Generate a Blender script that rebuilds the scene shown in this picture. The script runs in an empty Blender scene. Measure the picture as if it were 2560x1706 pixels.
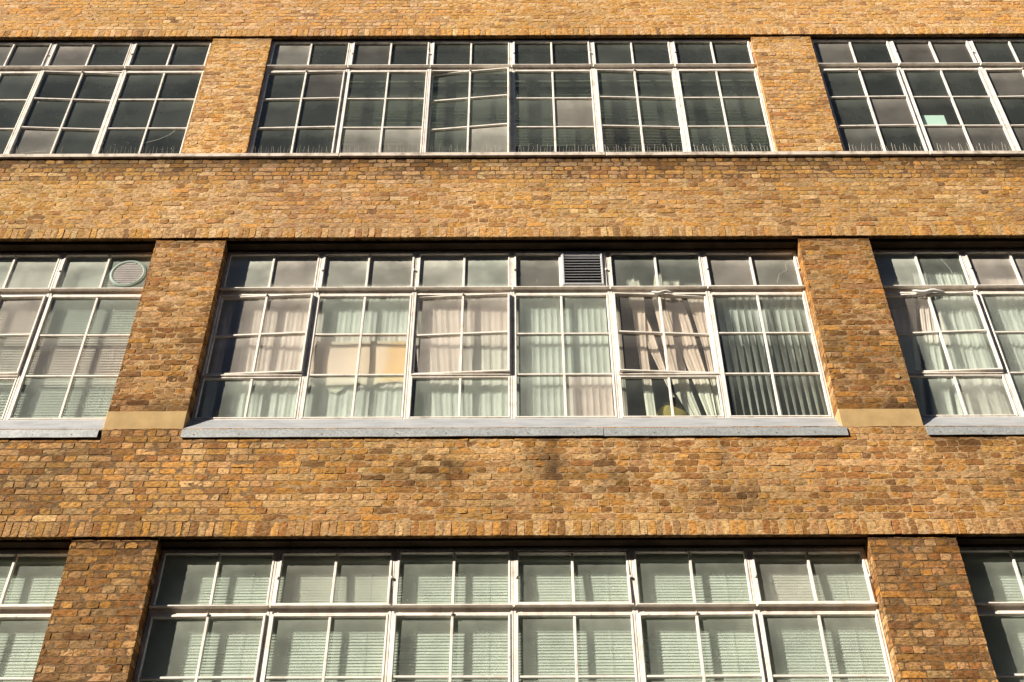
import bpy, math, random
import numpy as np
from mathutils import Vector, Matrix

random.seed(7)
rng = np.random.default_rng(11)
scene = bpy.context.scene
COL = scene.collection

# ------------------------------------------------------------------ helpers
def srgb(r, g, b, k=1.0):
    def f(c):
        c /= 255.0
        return (c / 12.92 if c <= 0.04045 else ((c + 0.055) / 1.055) ** 2.4) * k
    return (f(r), f(g), f(b))


class MB:
    """collects polygons (with one colour per vertex and one material slot per face)"""
    def __init__(self):
        self.v, self.f, self.c, self.m, self.uv = [], [], [], [], []

    def poly(self, pts, col=(1, 1, 1), mi=0, uv=None):
        n = len(self.v)
        self.v += [tuple(p) for p in pts]
        self.c += [col] * len(pts)
        self.f.append(tuple(range(n, n + len(pts))))
        self.m.append(mi)
        self.uv += uv if uv else [(0, 0)] * len(pts)

    def mesh(self, pts, faces, col=(1, 1, 1), mi=0):
        n = len(self.v)
        self.v += [tuple(p) for p in pts]
        self.c += list(col) if isinstance(col, list) else [col] * len(pts)
        self.uv += [(0, 0)] * len(pts)
        for f in faces:
            self.f.append(tuple(n + i for i in f))
            self.m.append(mi)

    def box(self, x0, x1, y0, y1, z0, z1, col=(1, 1, 1), mi=0, ch=0.0):
        if ch > 0:                                   # front (-y) edges chamfered
            c = ch
            pts = [(x0, y0 + c, z0), (x1, y0 + c, z0), (x1, y0 + c, z1), (x0, y0 + c, z1),
                   (x0, y1, z0), (x1, y1, z0), (x1, y1, z1), (x0, y1, z1),
                   (x0 + c, y0, z0 + c), (x1 - c, y0, z0 + c), (x1 - c, y0, z1 - c), (x0 + c, y0, z1 - c)]
            fs = [(8, 9, 10, 11), (0, 1, 9, 8), (1, 2, 10, 9), (2, 3, 11, 10), (3, 0, 8, 11),
                  (0, 4, 5, 1), (1, 5, 6, 2), (2, 6, 7, 3), (3, 7, 4, 0), (4, 7, 6, 5)]
        else:
            pts = [(x0, y0, z0), (x1, y0, z0), (x1, y0, z1), (x0, y0, z1),
                   (x0, y1, z0), (x1, y1, z0), (x1, y1, z1), (x0, y1, z1)]
            fs = [(0, 1, 2, 3), (1, 5, 6, 2), (5, 4, 7, 6), (4, 0, 3, 7), (3, 2, 6, 7), (0, 4, 5, 1)]
        self.mesh(pts, fs, col, mi)

    def tube(self, a, b, r, n=8, r2=None, mi=0, col=(1, 1, 1)):
        a, b = Vector(a), Vector(b)
        d = (b - a).normalized()
        p = d.orthogonal().normalized()
        q = d.cross(p)
        r2 = r if r2 is None else r2
        pts = [a + (p * math.cos(t) + q * math.sin(t)) * r for t in [2 * math.pi * i / n for i in range(n)]]
        pts += [b + (p * math.cos(t) + q * math.sin(t)) * r2 for t in [2 * math.pi * i / n for i in range(n)]]
        fs = [(i, (i + 1) % n, n + (i + 1) % n, n + i) for i in range(n)]
        fs += [tuple(range(n - 1, -1, -1)), tuple(range(n, 2 * n))]
        self.mesh(pts, fs, col, mi)

    def grid(self, P, col=(1, 1, 1), mi=0):
        nu, nv = len(P), len(P[0])
        pts = [p for row in P for p in row]
        fs = [(i * nv + j, (i + 1) * nv + j, (i + 1) * nv + j + 1, i * nv + j + 1) for i in range(nu - 1) for j in range(nv - 1)]
        self.mesh(pts, fs, col, mi)

    def build(self, name, mats, parent=None, smooth=False, origin=None, usecol=False):
        me = bpy.data.meshes.new(name)
        v = self.v
        if origin is not None:
            ox, oy, oz = origin
            v = [(a - ox, b - oy, c - oz) for a, b, c in v]
        me.from_pydata(v, [], self.f)
        for m in (mats if isinstance(mats, (list, tuple)) else [mats]):
            me.materials.append(m)
        me.polygons.foreach_set('material_index', self.m)
        if smooth:
            me.polygons.foreach_set('use_smooth', [True] * len(self.f))
        if usecol:
            a = me.color_attributes.new('tone', 'FLOAT_COLOR', 'POINT')
            buf = np.ones((len(self.v), 4), np.float32)
            buf[:, :3] = np.array(self.c, np.float32)
            a.data.foreach_set('color', buf.ravel())
        if any(u != (0, 0) for u in self.uv):
            l = me.uv_layers.new(name='pane')
            idx = np.empty(len(me.loops), np.int32)
            me.loops.foreach_get('vertex_index', idx)
            l.data.foreach_set('uv', np.array(self.uv, np.float32)[idx].ravel())
        me.update()
        o = bpy.data.objects.new(name, me)
        COL.objects.link(o)
        if origin is not None:
            o.location = origin
        if parent:
            o.parent = parent
            if parent.type == 'MESH' and origin is not None:
                o.location = Vector(origin) - parent.matrix_world.translation
        return o


def tag(o, label=None, cat=None, group=None, kind=None):
    for k, v in (('label', label), ('category', cat), ('group', group), ('kind', kind)):
        if v:
            o[k] = v
    return o


def empty(name, loc=(0, 0, 0), parent=None):
    o = bpy.data.objects.new(name, None)
    o.location = loc
    o.empty_display_size = 0.2
    COL.objects.link(o)
    if parent:
        o.parent = parent
    return o


# ------------------------------------------------------------------ node helpers
def new_mat(name):
    m = bpy.data.materials.new(name)
    m.use_nodes = True
    nt = m.node_tree
    nt.nodes.clear()
    out = nt.nodes.new('ShaderNodeOutputMaterial')
    return m, nt, out


def N(nt, typ, **kw):
    n = nt.nodes.new(typ)
    for k, v in kw.items():
        setattr(n, k, v)
    return n


def noise(nt, vec, scale, detail=3, rough=0.6):
    n = N(nt, 'ShaderNodeTexNoise')
    n.inputs['Scale'].default_value = scale
    n.inputs['Detail'].default_value = detail
    n.inputs['Roughness'].default_value = rough
    nt.links.new(vec, n.inputs['Vector'])
    return n.outputs['Fac']


def ramp(nt, fac, stops):
    r = N(nt, 'ShaderNodeValToRGB')
    el = r.color_ramp.elements
    while len(el) > 1:
        el.remove(el[-1])
    el[0].position, el[0].color = stops[0][0], (*stops[0][1], 1) if not isinstance(stops[0][1], float) else (stops[0][1],) * 3 + (1,)
    for p, c in stops[1:]:
        e = el.new(p)
        e.color = (*c, 1) if not isinstance(c, float) else (c, c, c, 1)
    nt.links.new(fac, r.inputs['Fac'])
    return r.outputs['Color']


def mix(nt, a, b, fac, mode='MIX'):
    n = N(nt, 'ShaderNodeMix', data_type='RGBA', blend_type=mode)
    for sock, val in ((n.inputs[0], fac), (n.inputs[6], a), (n.inputs[7], b)):
        if hasattr(val, 'is_linked') or hasattr(val, 'links'):
            nt.links.new(val, sock)
        elif isinstance(val, (int, float)):
            sock.default_value = val
        else:
            sock.default_value = (*val, 1)
    return n.outputs[2]


def math_(nt, op, a, b=0.0):
    n = N(nt, 'ShaderNodeMath', operation=op)
    for s, val in ((n.inputs[0], a), (n.inputs[1], b)):
        if isinstance(val, (int, float)):
            s.default_value = val
        else:
            nt.links.new(val, s)
    return n.outputs[0]


def position(nt):
    return N(nt, 'ShaderNodeNewGeometry').outputs['Position']


def principled(nt, out, col, rough=0.8, metal=0.0, spec=0.3, bump=None, bstr=0.4, bdist=0.004):
    p = N(nt, 'ShaderNodeBsdfPrincipled')
    for s, val in ((p.inputs['Base Color'], col), (p.inputs['Roughness'], rough)):
        if isinstance(val, (int, float)):
            s.default_value = val
        elif isinstance(val, tuple):
            s.default_value = (*val, 1)
        else:
            nt.links.new(val, s)
    p.inputs['Metallic'].default_value = metal
    p.inputs['Specular IOR Level'].default_value = spec
    if bump is not None:
        b = N(nt, 'ShaderNodeBump')
        b.inputs['Strength'].default_value = bstr
        b.inputs['Distance'].default_value = bdist
        nt.links.new(bump, b.inputs['Height'])
        nt.links.new(b.outputs['Normal'], p.inputs['Normal'])
    nt.links.new(p.outputs[0], out.inputs['Surface'])
    return p


# ------------------------------------------------------------------ materials
def mat_brick():
    m, nt, out = new_mat('stock_brick')
    a = N(nt, 'ShaderNodeAttribute', attribute_name='tone').outputs['Color']
    P = position(nt)
    mp = N(nt, 'ShaderNodeMapping')
    mp.inputs['Scale'].default_value = (0.6, 0.6, 1.7)
    mp.inputs['Rotation'].default_value = (0, 0.12, 0)
    nt.links.new(P, mp.inputs['Vector'])
    Q = mp.outputs['Vector']
    n1 = noise(nt, Q, 30, 5, 0.7)
    n2 = noise(nt, Q, 52, 4, 0.75)
    n3 = noise(nt, Q, 15, 4, 0.65)
    c = mix(nt, a, ramp(nt, n1, [(0.32, 0.50), (0.45, 1.04), (0.62, 1.50)]), 1.0, 'MULTIPLY')
    # cream / grey lime smears
    c = mix(nt, c, mix(nt, a, (1.28, 1.40, 1.75), 1.0, 'MULTIPLY'), ramp(nt, n3, [(0.50, 0.0), (0.66, 0.85)]))
    # ochre patches of iron
    c = mix(nt, c, mix(nt, a, (1.22, 1.02, 0.62), 1.0, 'MULTIPLY'), ramp(nt, noise(nt, Q, 21, 2, 0.5), [(0.60, 0.0), (0.72, 0.4)]))
    # creases, soot and pits
    c = mix(nt, c, (0.060, 0.036, 0.020), ramp(nt, n2, [(0.36, 0.88), (0.475, 0.0)]))
    h = math_(nt, 'ADD', math_(nt, 'MULTIPLY', n1, 1.2), n2)
    principled(nt, out, c, 0.92, spec=0.12, bump=h, bstr=0.7, bdist=0.007)
    return m


def mat_paint(name, base, dirt, amount=0.5, rough=0.45, rust=True):
    m, nt, out = new_mat(name)
    P = position(nt)
    n1 = noise(nt, P, 9, 5, 0.65)
    n2 = noise(nt, P, 55, 3, 0.6)
    c = mix(nt, base, dirt, math_(nt, 'MULTIPLY', ramp(nt, n1, [(0.46, 0.0), (0.75, 1.0)]), amount))
    if rust:
        c = mix(nt, c, (0.26, 0.12, 0.045), ramp(nt, noise(nt, P, 21, 4, 0.7), [(0.655, 0.0), (0.73, 0.8)]))
    principled(nt, out, c, rough, spec=0.4, bump=n2, bstr=0.15, bdist=0.003)
    return m


def mat_plain(name, base, var=0.25, scale=8, rough=0.85, metal=0.0, spec=0.3, bstr=0.2):
    m, nt, out = new_mat(name)
    P = position(nt)
    n1 = noise(nt, P, scale, 5, 0.65)
    c = mix(nt, base, tuple(x * (1 - var) for x in base), ramp(nt, n1, [(0.35, 0.0), (0.65, 1.0)]))
    principled(nt, out, c, rough, metal, spec, bump=noise(nt, P, scale * 6, 3), bstr=bstr)
    return m


def mat_zinc(name, base, rough, metal, streak=0.35, speck=0.22):
    m, nt, out = new_mat(name)
    P = position(nt)
    v = N(nt, 'ShaderNodeTexVoronoi')
    v.inputs['Scale'].default_value = 70
    nt.links.new(P, v.inputs['Vector'])
    sp = ramp(nt, v.outputs['Color'], [(0.2, 1 - speck), (0.8, 1 + speck * .7)])
    c = mix(nt, base, sp, 1.0, 'MULTIPLY')
    mp = N(nt, 'ShaderNodeMapping')
    mp.inputs['Scale'].default_value = (1.0, 1, 5.0)
    nt.links.new(P, mp.inputs['Vector'])
    c = mix(nt, c, tuple(x * 0.55 for x in base), math_(nt, 'MULTIPLY', ramp(nt, noise(nt, mp.outputs['Vector'], 3.2, 5), [(0.45, 0.0), (0.72, 1.0)]), streak))
    principled(nt, out, c, rough, metal, 0.5, bump=noise(nt, P, 6, 2), bstr=0.12, bdist=0.01)
    return m


def mat_glass():
    """thin textured sheet: clear part, light-scattering part, dust film, surface gloss.
    'tone' per pane: r = dust amount, g = scatter share, b = 0 green sheet .. 1 pinkish replacement sheet"""
    m, nt, out = new_mat('textured_glass')
    a = N(nt, 'ShaderNodeSeparateColor')
    nt.links.new(N(nt, 'ShaderNodeAttribute', attribute_name='tone').outputs['Color'], a.inputs['Color'])
    dust, scat, kind = a.outputs[0], a.outputs[1], a.outputs[2]
    P = position(nt)
    tint = mix(nt, (0.88, 0.955, 0.905), (0.97, 0.92, 0.87), kind)
    tr = N(nt, 'ShaderNodeBsdfTransparent')
    nt.links.new(tint, tr.inputs['Color'])
    rf = N(nt, 'ShaderNodeBsdfRefraction')
    rf.inputs['IOR'].default_value = 1.22
    rf.inputs['Roughness'].default_value = 0.55
    nt.links.new(tint, rf.inputs['Color'])
    # reeded / pinhead relief
    wv = N(nt, 'ShaderNodeTexWave', wave_type='BANDS', bands_direction='X')
    wv.inputs['Scale'].default_value = 22
    wv.inputs['Distortion'].default_value = 0.4
    nt.links.new(P, wv.inputs['Vector'])
    h = math_(nt, 'ADD', noise(nt, P, 60, 2), math_(nt, 'MULTIPLY', wv.outputs['Fac'], 0.5))
    bp = N(nt, 'ShaderNodeBump')
    bp.inputs['Strength'].default_value = 0.25
    bp.inputs['Distance'].default_value = 0.004
    nt.links.new(h, bp.inputs['Height'])
    m1 = N(nt, 'ShaderNodeMixShader')
    nt.links.new(math_(nt, 'MULTIPLY', scat, 0.42), m1.inputs[0])
    nt.links.new(tr.outputs[0], m1.inputs[1])
    nt.links.new(rf.outputs[0], m1.inputs[2])
    # dust film, thickened towards each pane's top to paint a scattered-light glow
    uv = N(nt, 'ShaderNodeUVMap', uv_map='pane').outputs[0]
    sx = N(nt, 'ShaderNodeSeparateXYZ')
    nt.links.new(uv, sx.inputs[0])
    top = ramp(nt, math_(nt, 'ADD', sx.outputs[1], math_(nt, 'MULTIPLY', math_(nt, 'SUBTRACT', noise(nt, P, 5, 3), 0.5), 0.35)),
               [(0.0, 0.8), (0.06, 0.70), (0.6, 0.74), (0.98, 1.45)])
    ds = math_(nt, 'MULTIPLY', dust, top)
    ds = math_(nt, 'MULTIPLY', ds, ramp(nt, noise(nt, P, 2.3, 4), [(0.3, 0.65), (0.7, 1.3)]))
    spots = ramp(nt, noise(nt, P, 85, 1, 0.4), [(0.765, 0.0), (0.80, 0.5)])
    mp = N(nt, 'ShaderNodeMapping')
    mp.inputs['Scale'].default_value = (22, 22, 3.5)
    mp.inputs['Rotation'].default_value = (0, 0.2, 0)
    nt.links.new(P, mp.inputs['Vector'])
    drips = ramp(nt, noise(nt, mp.outputs['Vector'], 1.0, 2), [(0.745, 0.0), (0.775, 0.45)])
    ds = math_(nt, 'MAXIMUM', ds, math_(nt, 'MAXIMUM', spots, drips))
    ds = math_(nt, 'MINIMUM', ds, 0.9)
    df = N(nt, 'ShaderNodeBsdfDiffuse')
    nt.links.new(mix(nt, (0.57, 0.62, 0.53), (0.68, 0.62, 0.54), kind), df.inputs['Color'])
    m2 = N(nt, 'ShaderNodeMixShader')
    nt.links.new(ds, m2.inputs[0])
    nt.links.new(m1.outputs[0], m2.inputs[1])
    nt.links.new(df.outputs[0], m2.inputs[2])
    gl = N(nt, 'ShaderNodeBsdfGlossy')
    gl.inputs['Roughness'].default_value = 0.16
    nt.links.new(bp.outputs[0], gl.inputs['Normal'])
    lw = N(nt, 'ShaderNodeLayerWeight')
    lw.inputs['Blend'].default_value = 0.5
    fr = math_(nt, 'ADD', math_(nt, 'MULTIPLY', math_(nt, 'POWER', lw.outputs['Facing'], 5.0), 0.9), 0.05)
    m3 = N(nt, 'ShaderNodeMixShader')
    nt.links.new(fr, m3.inputs[0])
    nt.links.new(m2.outputs[0], m3.inputs[1])
    nt.links.new(gl.outputs[0], m3.inputs[2])
    nt.links.new(m3.outputs[0], out.inputs['Surface'])
    return m


def mat_cloth(name, base, trans=0.25):
    m, nt, out = new_mat(name)
    P = position(nt)
    c = mix(nt, base, tuple(x * 0.8 for x in base), ramp(nt, noise(nt, P, 4, 4), [(0.4, 0.0), (0.7, 1.0)]))
    d = N(nt, 'ShaderNodeBsdfDiffuse')
    t = N(nt, 'ShaderNodeBsdfTranslucent')
    nt.links.new(c, d.inputs['Color'])
    nt.links.new(c, t.inputs['Color'])
    s = N(nt, 'ShaderNodeMixShader')
    s.inputs[0].default_value = trans
    nt.links.new(d.outputs[0], s.inputs[1])
    nt.links.new(t.outputs[0], s.inputs[2])
    nt.links.new(s.outputs[0], out.inputs['Surface'])
    return m


def mat_stained_sheet():
    m, nt, out = new_mat('yellowed_sheet')
    P = position(nt)
    sx = N(nt, 'ShaderNodeSeparateXYZ')
    nt.links.new(P, sx.inputs[0])
    k = math_(nt, 'ADD', math_(nt, 'MULTIPLY', math_(nt, 'ADD', sx.outputs[0], 1.75), 1.6), math_(nt, 'MULTIPLY', noise(nt, P, 5, 4), 0.5))
    c = ramp(nt, k, [(0.25, (0.80, 0.75, 0.66)), (0.85, (0.80, 0.72, 0.57)), (1.0, (0.76, 0.59, 0.34))])
    principled(nt, out, c, 0.9, spec=0.1)
    return m


M = dict(
    brick=mat_brick(),
    white=mat_paint('white_gloss_paint', (0.83, 0.77, 0.69), (0.42, 0.35, 0.28), 0.7),
    glass=mat_glass(),
    zinc=mat_zinc('galvanised_flashing', (0.34, 0.355, 0.355), 0.55, 0.15),
    sill=mat_zinc('pale_zinc_sill', (0.37, 0.378, 0.39), 0.5, 0.1, 0.6, 0.05),
    stone=mat_plain('sandstone_block', (0.47, 0.32, 0.15), 0.22, 5, 0.9, spec=0.15),
    ledge=mat_paint('weathered_ledge', (0.62, 0.54, 0.45), (0.16, 0.12, 0.085), 0.95, 0.85, False),
    lintel=mat_plain('shade_dark_lintel', (0.055, 0.038, 0.024), 0.5, 4, 0.95, spec=0.1),  # concrete darkened to paint in the shade of the recess
    inside=mat_plain('dim_plaster', (0.16, 0.16, 0.15), 0.3, 2, 0.95, spec=0.1),
    blind=mat_cloth('pale_slats', (0.80, 0.82, 0.77), 0.18),
    olive=mat_cloth('olive_slats', (0.15, 0.155, 0.125), 0.1),
    net=mat_cloth('net_curtain', (0.90, 0.90, 0.87), 0.25),
    cream=mat_cloth('cream_curtain', (0.88, 0.83, 0.75), 0.22),
    dark=mat_plain('dark_void', (0.012, 0.012, 0.014), 0.3, 5, 0.9),
    vent=mat_paint('vent_grey_paint', (0.52, 0.52, 0.53), (0.3, 0.27, 0.25), 0.5, 0.5),
    ring=mat_plain('pale_green_plastic', (0.26, 0.33, 0.28), 0.2, 9, 0.6),
    slat=mat_plain('grey_vent_slats', (0.38, 0.35, 0.33), 0.2, 9, 0.6),
    metal=mat_plain('weathered_steel', (0.34, 0.28, 0.22), 0.4, 20, 0.6, 0.3),
    pin=mat_plain('spike_steel', (0.50, 0.44, 0.36), 0.3, 20, 0.5, 0.4),
    paper=mat_plain('aqua_paper', (0.62, 0.80, 0.74), 0.05, 3, 0.9),
    rag=mat_cloth('white_rag', (0.82, 0.80, 0.76), 0.1),
    yellow=mat_cloth('yellow_plastic', (0.46, 0.36, 0.12), 0.3),
    green=mat_cloth('green_plastic', (0.12, 0.26, 0.12), 0.2),
    sheet=mat_stained_sheet(),
    asphalt=mat_plain('asphalt', (0.05, 0.05, 0.05), 0.3, 6, 0.9),
    paving=mat_plain('paving', (0.24, 0.22, 0.2), 0.3, 3, 0.9),
    far=mat_plain('brown_render', (0.14, 0.10, 0.075), 0.3, 1, 0.9),
    line=mat_plain('road_paint', (0.55, 0.45, 0.08), 0.3, 6, 0.8),
    coping=mat_plain('coping_stone', (0.4, 0.36, 0.3), 0.3, 3, 0.9),
)

# ------------------------------------------------------------------ measurements (metres)
PY = 0.028                       # piers stand back from the spandrels
HALF = 9.2                       # the wall ends here, beyond the picture
XL, XR = -3.265, 3.275           # middle bay opening
PL, PR = -4.063, 4.083           # outer edges of the two piers
U = 1.0885                       # one window
ROWS = dict(
    A=dict(yg=0.10, soffit=14.95, head=14.944, gtop=14.884, tr=(14.345, 14.251), bars=(13.675, 13.091), bot=12.472, sill=12.472),
    B=dict(yg=0.20, soffit=11.03, head=10.972, gtop=10.92, tr=(10.379, 10.287), bars=(9.719, 9.155), bot=8.562, sill=8.562),
    C=dict(yg=0.20, soffit=7.108, head=7.072, gtop=7.034, tr=(6.484, 6.404), bars=(5.816, 5.252), bot=4.66, sill=4.66),
)

# ------------------------------------------------------------------ brickwork
K = 0.90
PAL = [srgb(200, 152, 84, K), srgb(202, 146, 68, K), srgb(200, 162, 112, K), srgb(218, 184, 136, K),
       srgb(186, 148, 106, K), srgb(160, 112, 64, K), srgb(124, 90, 60, K), srgb(172, 116, 66, K)]
PAL = [np.array(p) for p in PAL]
PMEAN = np.array(srgb(194, 151, 100, K))
PAL = [PMEAN * 0.34 + p * 0.66 for p in PAL]


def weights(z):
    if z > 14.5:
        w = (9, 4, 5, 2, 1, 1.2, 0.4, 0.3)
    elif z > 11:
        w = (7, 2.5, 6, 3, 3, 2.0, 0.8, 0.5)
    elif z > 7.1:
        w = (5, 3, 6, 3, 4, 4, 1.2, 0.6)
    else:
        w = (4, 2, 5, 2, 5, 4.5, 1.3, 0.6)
    w = np.array(w)
    return w / w.sum()


def blob(x, z, cx, cz, rx, rz):
    d = ((x - cx) / rx) ** 2 + ((z - cz) / rz) ** 2
    return math.exp(-d)


def h1(a):
    s = math.sin(a * 12.9898) * 43758.5453
    return s - math.floor(s)


def sm(x):
    i = math.floor(x)
    f = x - i
    f = f * f * (3 - 2 * f)
    return h1(i) * (1 - f) + h1(i + 1) * f


STAINS = [(-0.74, 7.88, 0.30, 0.16, 0.42), (-0.62, 7.84, 0.05, 0.42, 0.40), (-1.0, 7.74, 0.34, 0.10, 0.34), (-0.45, 7.80, 0.14, 0.09, 0.3), (0.36, 7.88, 0.20, 0.15, 0.38), (0.42, 7.8, 0.05, 0.45, 0.34), (0.70, 7.78, 0.28, 0.09, 0.32), (0.95, 7.7, 0.20, 0.2, 0.4), (0.36, 8.1, 0.06, 0.2, 0.3),
          (-3.1, 7.85, 0.55, 0.28, -0.20), (-0.15, 8.02, 0.22, 0.10, -0.32), (3.7, 7.9, 0.25, 0.2, -0.12), (1.9, 7.5, 0.7, 0.2, 0.25), (-4.9, 7.6, 0.5, 0.3, 0.22), (3.2, 7.55, 0.6, 0.2, 0.2),
          (-2.55, 8.12, 0.13, 0.2, 0.4), (1.25, 8.15, 0.07, 0.22, 0.35), (-0.1, 7.45, 0.2, 0.12, 0.2), (-2.9, 8.1, 0.05, 0.3, 0.3), (2.05, 8.05, 0.06, 0.3, 0.35), (4.35, 8.2, 0.3, 0.12, 0.4), (2.4, 7.6, 0.5, 0.15, 0.18),
          (-4.3, 8.0, 0.3, 0.2, 0.25), (4.8, 7.7, 0.4, 0.2, 0.2), (-1.5, 7.95, 0.5, 0.1, 0.15)]


def stain(x, y, z, pier=False):
    """soot and run-off on the masonry"""
    k = 1.0
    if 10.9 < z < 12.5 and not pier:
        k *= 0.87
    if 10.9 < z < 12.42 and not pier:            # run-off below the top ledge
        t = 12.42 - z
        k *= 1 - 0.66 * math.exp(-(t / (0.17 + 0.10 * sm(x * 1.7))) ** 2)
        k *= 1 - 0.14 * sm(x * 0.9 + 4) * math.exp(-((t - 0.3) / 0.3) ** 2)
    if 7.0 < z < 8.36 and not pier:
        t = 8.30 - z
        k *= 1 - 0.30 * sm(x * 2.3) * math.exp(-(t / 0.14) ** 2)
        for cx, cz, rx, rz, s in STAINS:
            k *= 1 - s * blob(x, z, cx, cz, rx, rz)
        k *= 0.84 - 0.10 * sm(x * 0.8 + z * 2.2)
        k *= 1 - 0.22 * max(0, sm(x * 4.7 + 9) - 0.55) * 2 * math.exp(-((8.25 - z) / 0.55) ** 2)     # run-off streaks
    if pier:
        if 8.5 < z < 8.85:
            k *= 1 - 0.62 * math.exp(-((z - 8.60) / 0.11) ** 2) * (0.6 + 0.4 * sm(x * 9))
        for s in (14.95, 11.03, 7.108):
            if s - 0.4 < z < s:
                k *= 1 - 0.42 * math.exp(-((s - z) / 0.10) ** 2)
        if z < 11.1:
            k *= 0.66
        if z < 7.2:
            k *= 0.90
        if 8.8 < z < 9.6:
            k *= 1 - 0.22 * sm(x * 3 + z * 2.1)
    k *= 0.90 + 0.18 * sm(x * 0.53 + z * 0.31 + 2)
    return k


def mortar_col(x, z, pier):
    t = 0.25 + 0.75 * (sm(x * 0.9 + 1.3) * 0.5 + sm(z * 1.9 + x * 0.41) * 0.5)
    if 12.0 < z < 12.42 and not pier:
        t *= 0.3
    if 7 < z < 8.4:
        t = 0.25 + 0.6 * min(1, max(0, (x + 2.6) / 1.3)) * (0.6 + 0.4 * sm(x * .8))
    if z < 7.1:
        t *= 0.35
    a, b = np.array(srgb(84, 58, 38, K)), np.array(srgb(236, 194, 138, K))
    return a * (1 - t) + b * t


def brick_face(mb, O, Ud, Vd, Nd, w, h, row0=0, pier=False, soldier=0.0, lite=False, holes=None, course=0.075, only_soldier=False):
    """rows of hand-made bricks on the face O + u*Ud + v*Vd, looking along Nd, over a mortar bed"""
    O, Ud, Vd, Nd = (np.array(a, float) for a in (O, Ud, Vd, Nd))

    def put(u0, u1, v0, v1, vertical=False):
        u0, u1 = max(0, u0), min(w, u1)
        v0, v1 = max(0, v0), min(h, v1)
        if u1 - u0 < 0.02 or v1 - v0 < 0.015:
            return
        j = 0.0052
        e = rng.uniform(-0.0020, 0.0020, 4)
        a0 = u0 + (j + e[0] if u0 > 0.001 else -abs(e[0]) * .8)
        a1 = u1 - (j + e[1] if u1 < w - 0.001 else -abs(e[1]) * .8)
        b0 = v0 + (j + e[2] if v0 > 0.001 else -abs(e[2]) * .3)
        b1 = v1 - (j + e[3] if v1 < h - 0.001 else 0)
        c = O + Ud * (a0 + a1) / 2 + Vd * (b0 + b1) / 2
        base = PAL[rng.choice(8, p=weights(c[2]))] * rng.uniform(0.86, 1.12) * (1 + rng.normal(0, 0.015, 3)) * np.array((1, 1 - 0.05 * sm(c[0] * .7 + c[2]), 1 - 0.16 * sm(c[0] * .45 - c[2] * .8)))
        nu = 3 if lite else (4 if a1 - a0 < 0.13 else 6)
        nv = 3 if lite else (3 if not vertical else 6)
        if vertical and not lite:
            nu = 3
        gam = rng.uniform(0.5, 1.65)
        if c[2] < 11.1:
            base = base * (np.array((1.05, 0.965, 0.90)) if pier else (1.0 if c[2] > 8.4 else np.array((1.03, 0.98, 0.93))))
        us, vs = np.linspace(a0, a1, nu), np.linspace(b0, b1, nv)
        tilt = rng.normal(0, 0.0012, 2)
        dep = rng.normal(0.0, 0.0009)
        pts, cols = [], []
        for i in range(nu):
            for q in range(nv):
                eu = (i == 0) + (i == nu - 1)
                ev = (q == 0) + (q == nv - 1)
                uu = us[i] + rng.normal(0, 0.0011)
                vv = vs[q] + rng.normal(0, 0.0009)
                if eu and ev:                       # worn arrises
                    r_ = abs(rng.normal(0.0005, 0.003))
                    uu += r_ if i == 0 else -r_
                    vv += r_ * 0.8 if q == 0 else -r_ * 0.8
                n = dep + tilt[0] * (i / (nu - 1) - .5) * 2 + tilt[1] * (q / (nv - 1) - .5) * 2
                n += rng.normal(0, 0.0011) - (0.0008 if (eu or ev) else 0) - (0.0012 if (eu and ev) else 0)
                p = O + Ud * uu + Vd * vv + Nd * n
                pts.append(p)
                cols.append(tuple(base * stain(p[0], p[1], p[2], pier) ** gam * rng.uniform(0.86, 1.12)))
        fs = [(i * nv + q, (i + 1) * nv + q, (i + 1) * nv + q + 1, i * nv + q + 1) for i in range(nu - 1) for q in range(nv - 1)]
        ring = [i * nv for i in range(nu)] + [(nu - 1) * nv + q for q in range(1, nv)] + [i * nv + nv - 1 for i in range(nu - 2, -1, -1)] + [q for q in range(nv - 2, 0, -1)]
        k0 = len(pts)
        for r_ in ring:
            pts.append(pts[r_] - Nd * 0.014)
            cols.append(cols[r_])
        nr = len(ring)
        fs += [(ring[i], k0 + i, k0 + (i + 1) % nr, ring[(i + 1) % nr]) for i in range(nr)]
        mb.mesh(pts, fs, cols)

    v = 0.0
    if soldier > 0:
        u = -rng.uniform(0, 0.07)
        while u < w:
            bw = 0.0755 + rng.normal(0, 0.002)
            put(u, u + bw, 0, soldier, True)
            u += bw
        v = soldier
    r = row0
    while v < h - 0.012 and not only_soldier:
        ch = course
        if r % 2 == 0:
            u, s = -rng.uniform(0.0, 0.03), 0.225
        else:
            u, s = -0.056 - rng.uniform(0, 0.02), 0.1125
        if pier:
            u = 0.0 if r % 2 == 0 else -0.1125 * (0.0 if w < 0.5 else 0.5)
        while u < w - 0.01:
            bw = s + rng.normal(0, 0.004)
            if rng.random() < 0.07:
                bw = 0.338 - s if s > 0.2 else 0.225
            if w - (u + bw) < 0.05:
                bw = w - u
            if not (holes and any(a < u + bw / 2 < b and c < v < d for a, b, c, d in holes)):
                put(u, u + bw, v, v + ch)
            u += bw
        v += ch
        r += 1
    # mortar bed, slightly uneven
    st = 0.05 if not lite else 0.2
    nu, nv = max(2, int(w / st) + 1), max(2, int(h / 0.0375) + 1 if not lite else int(h / 0.2) + 1)
    G, C = [], []
    for u in np.linspace(0, w, nu):
        row = []
        for vv in np.linspace(0, h, nv):
            p = O + Ud * u + Vd * vv - Nd * (0.0030 + rng.normal(0, 0.0009))
            row.append(p)
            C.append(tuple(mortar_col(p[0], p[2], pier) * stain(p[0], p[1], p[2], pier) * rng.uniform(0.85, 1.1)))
        G.append(row)
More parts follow.
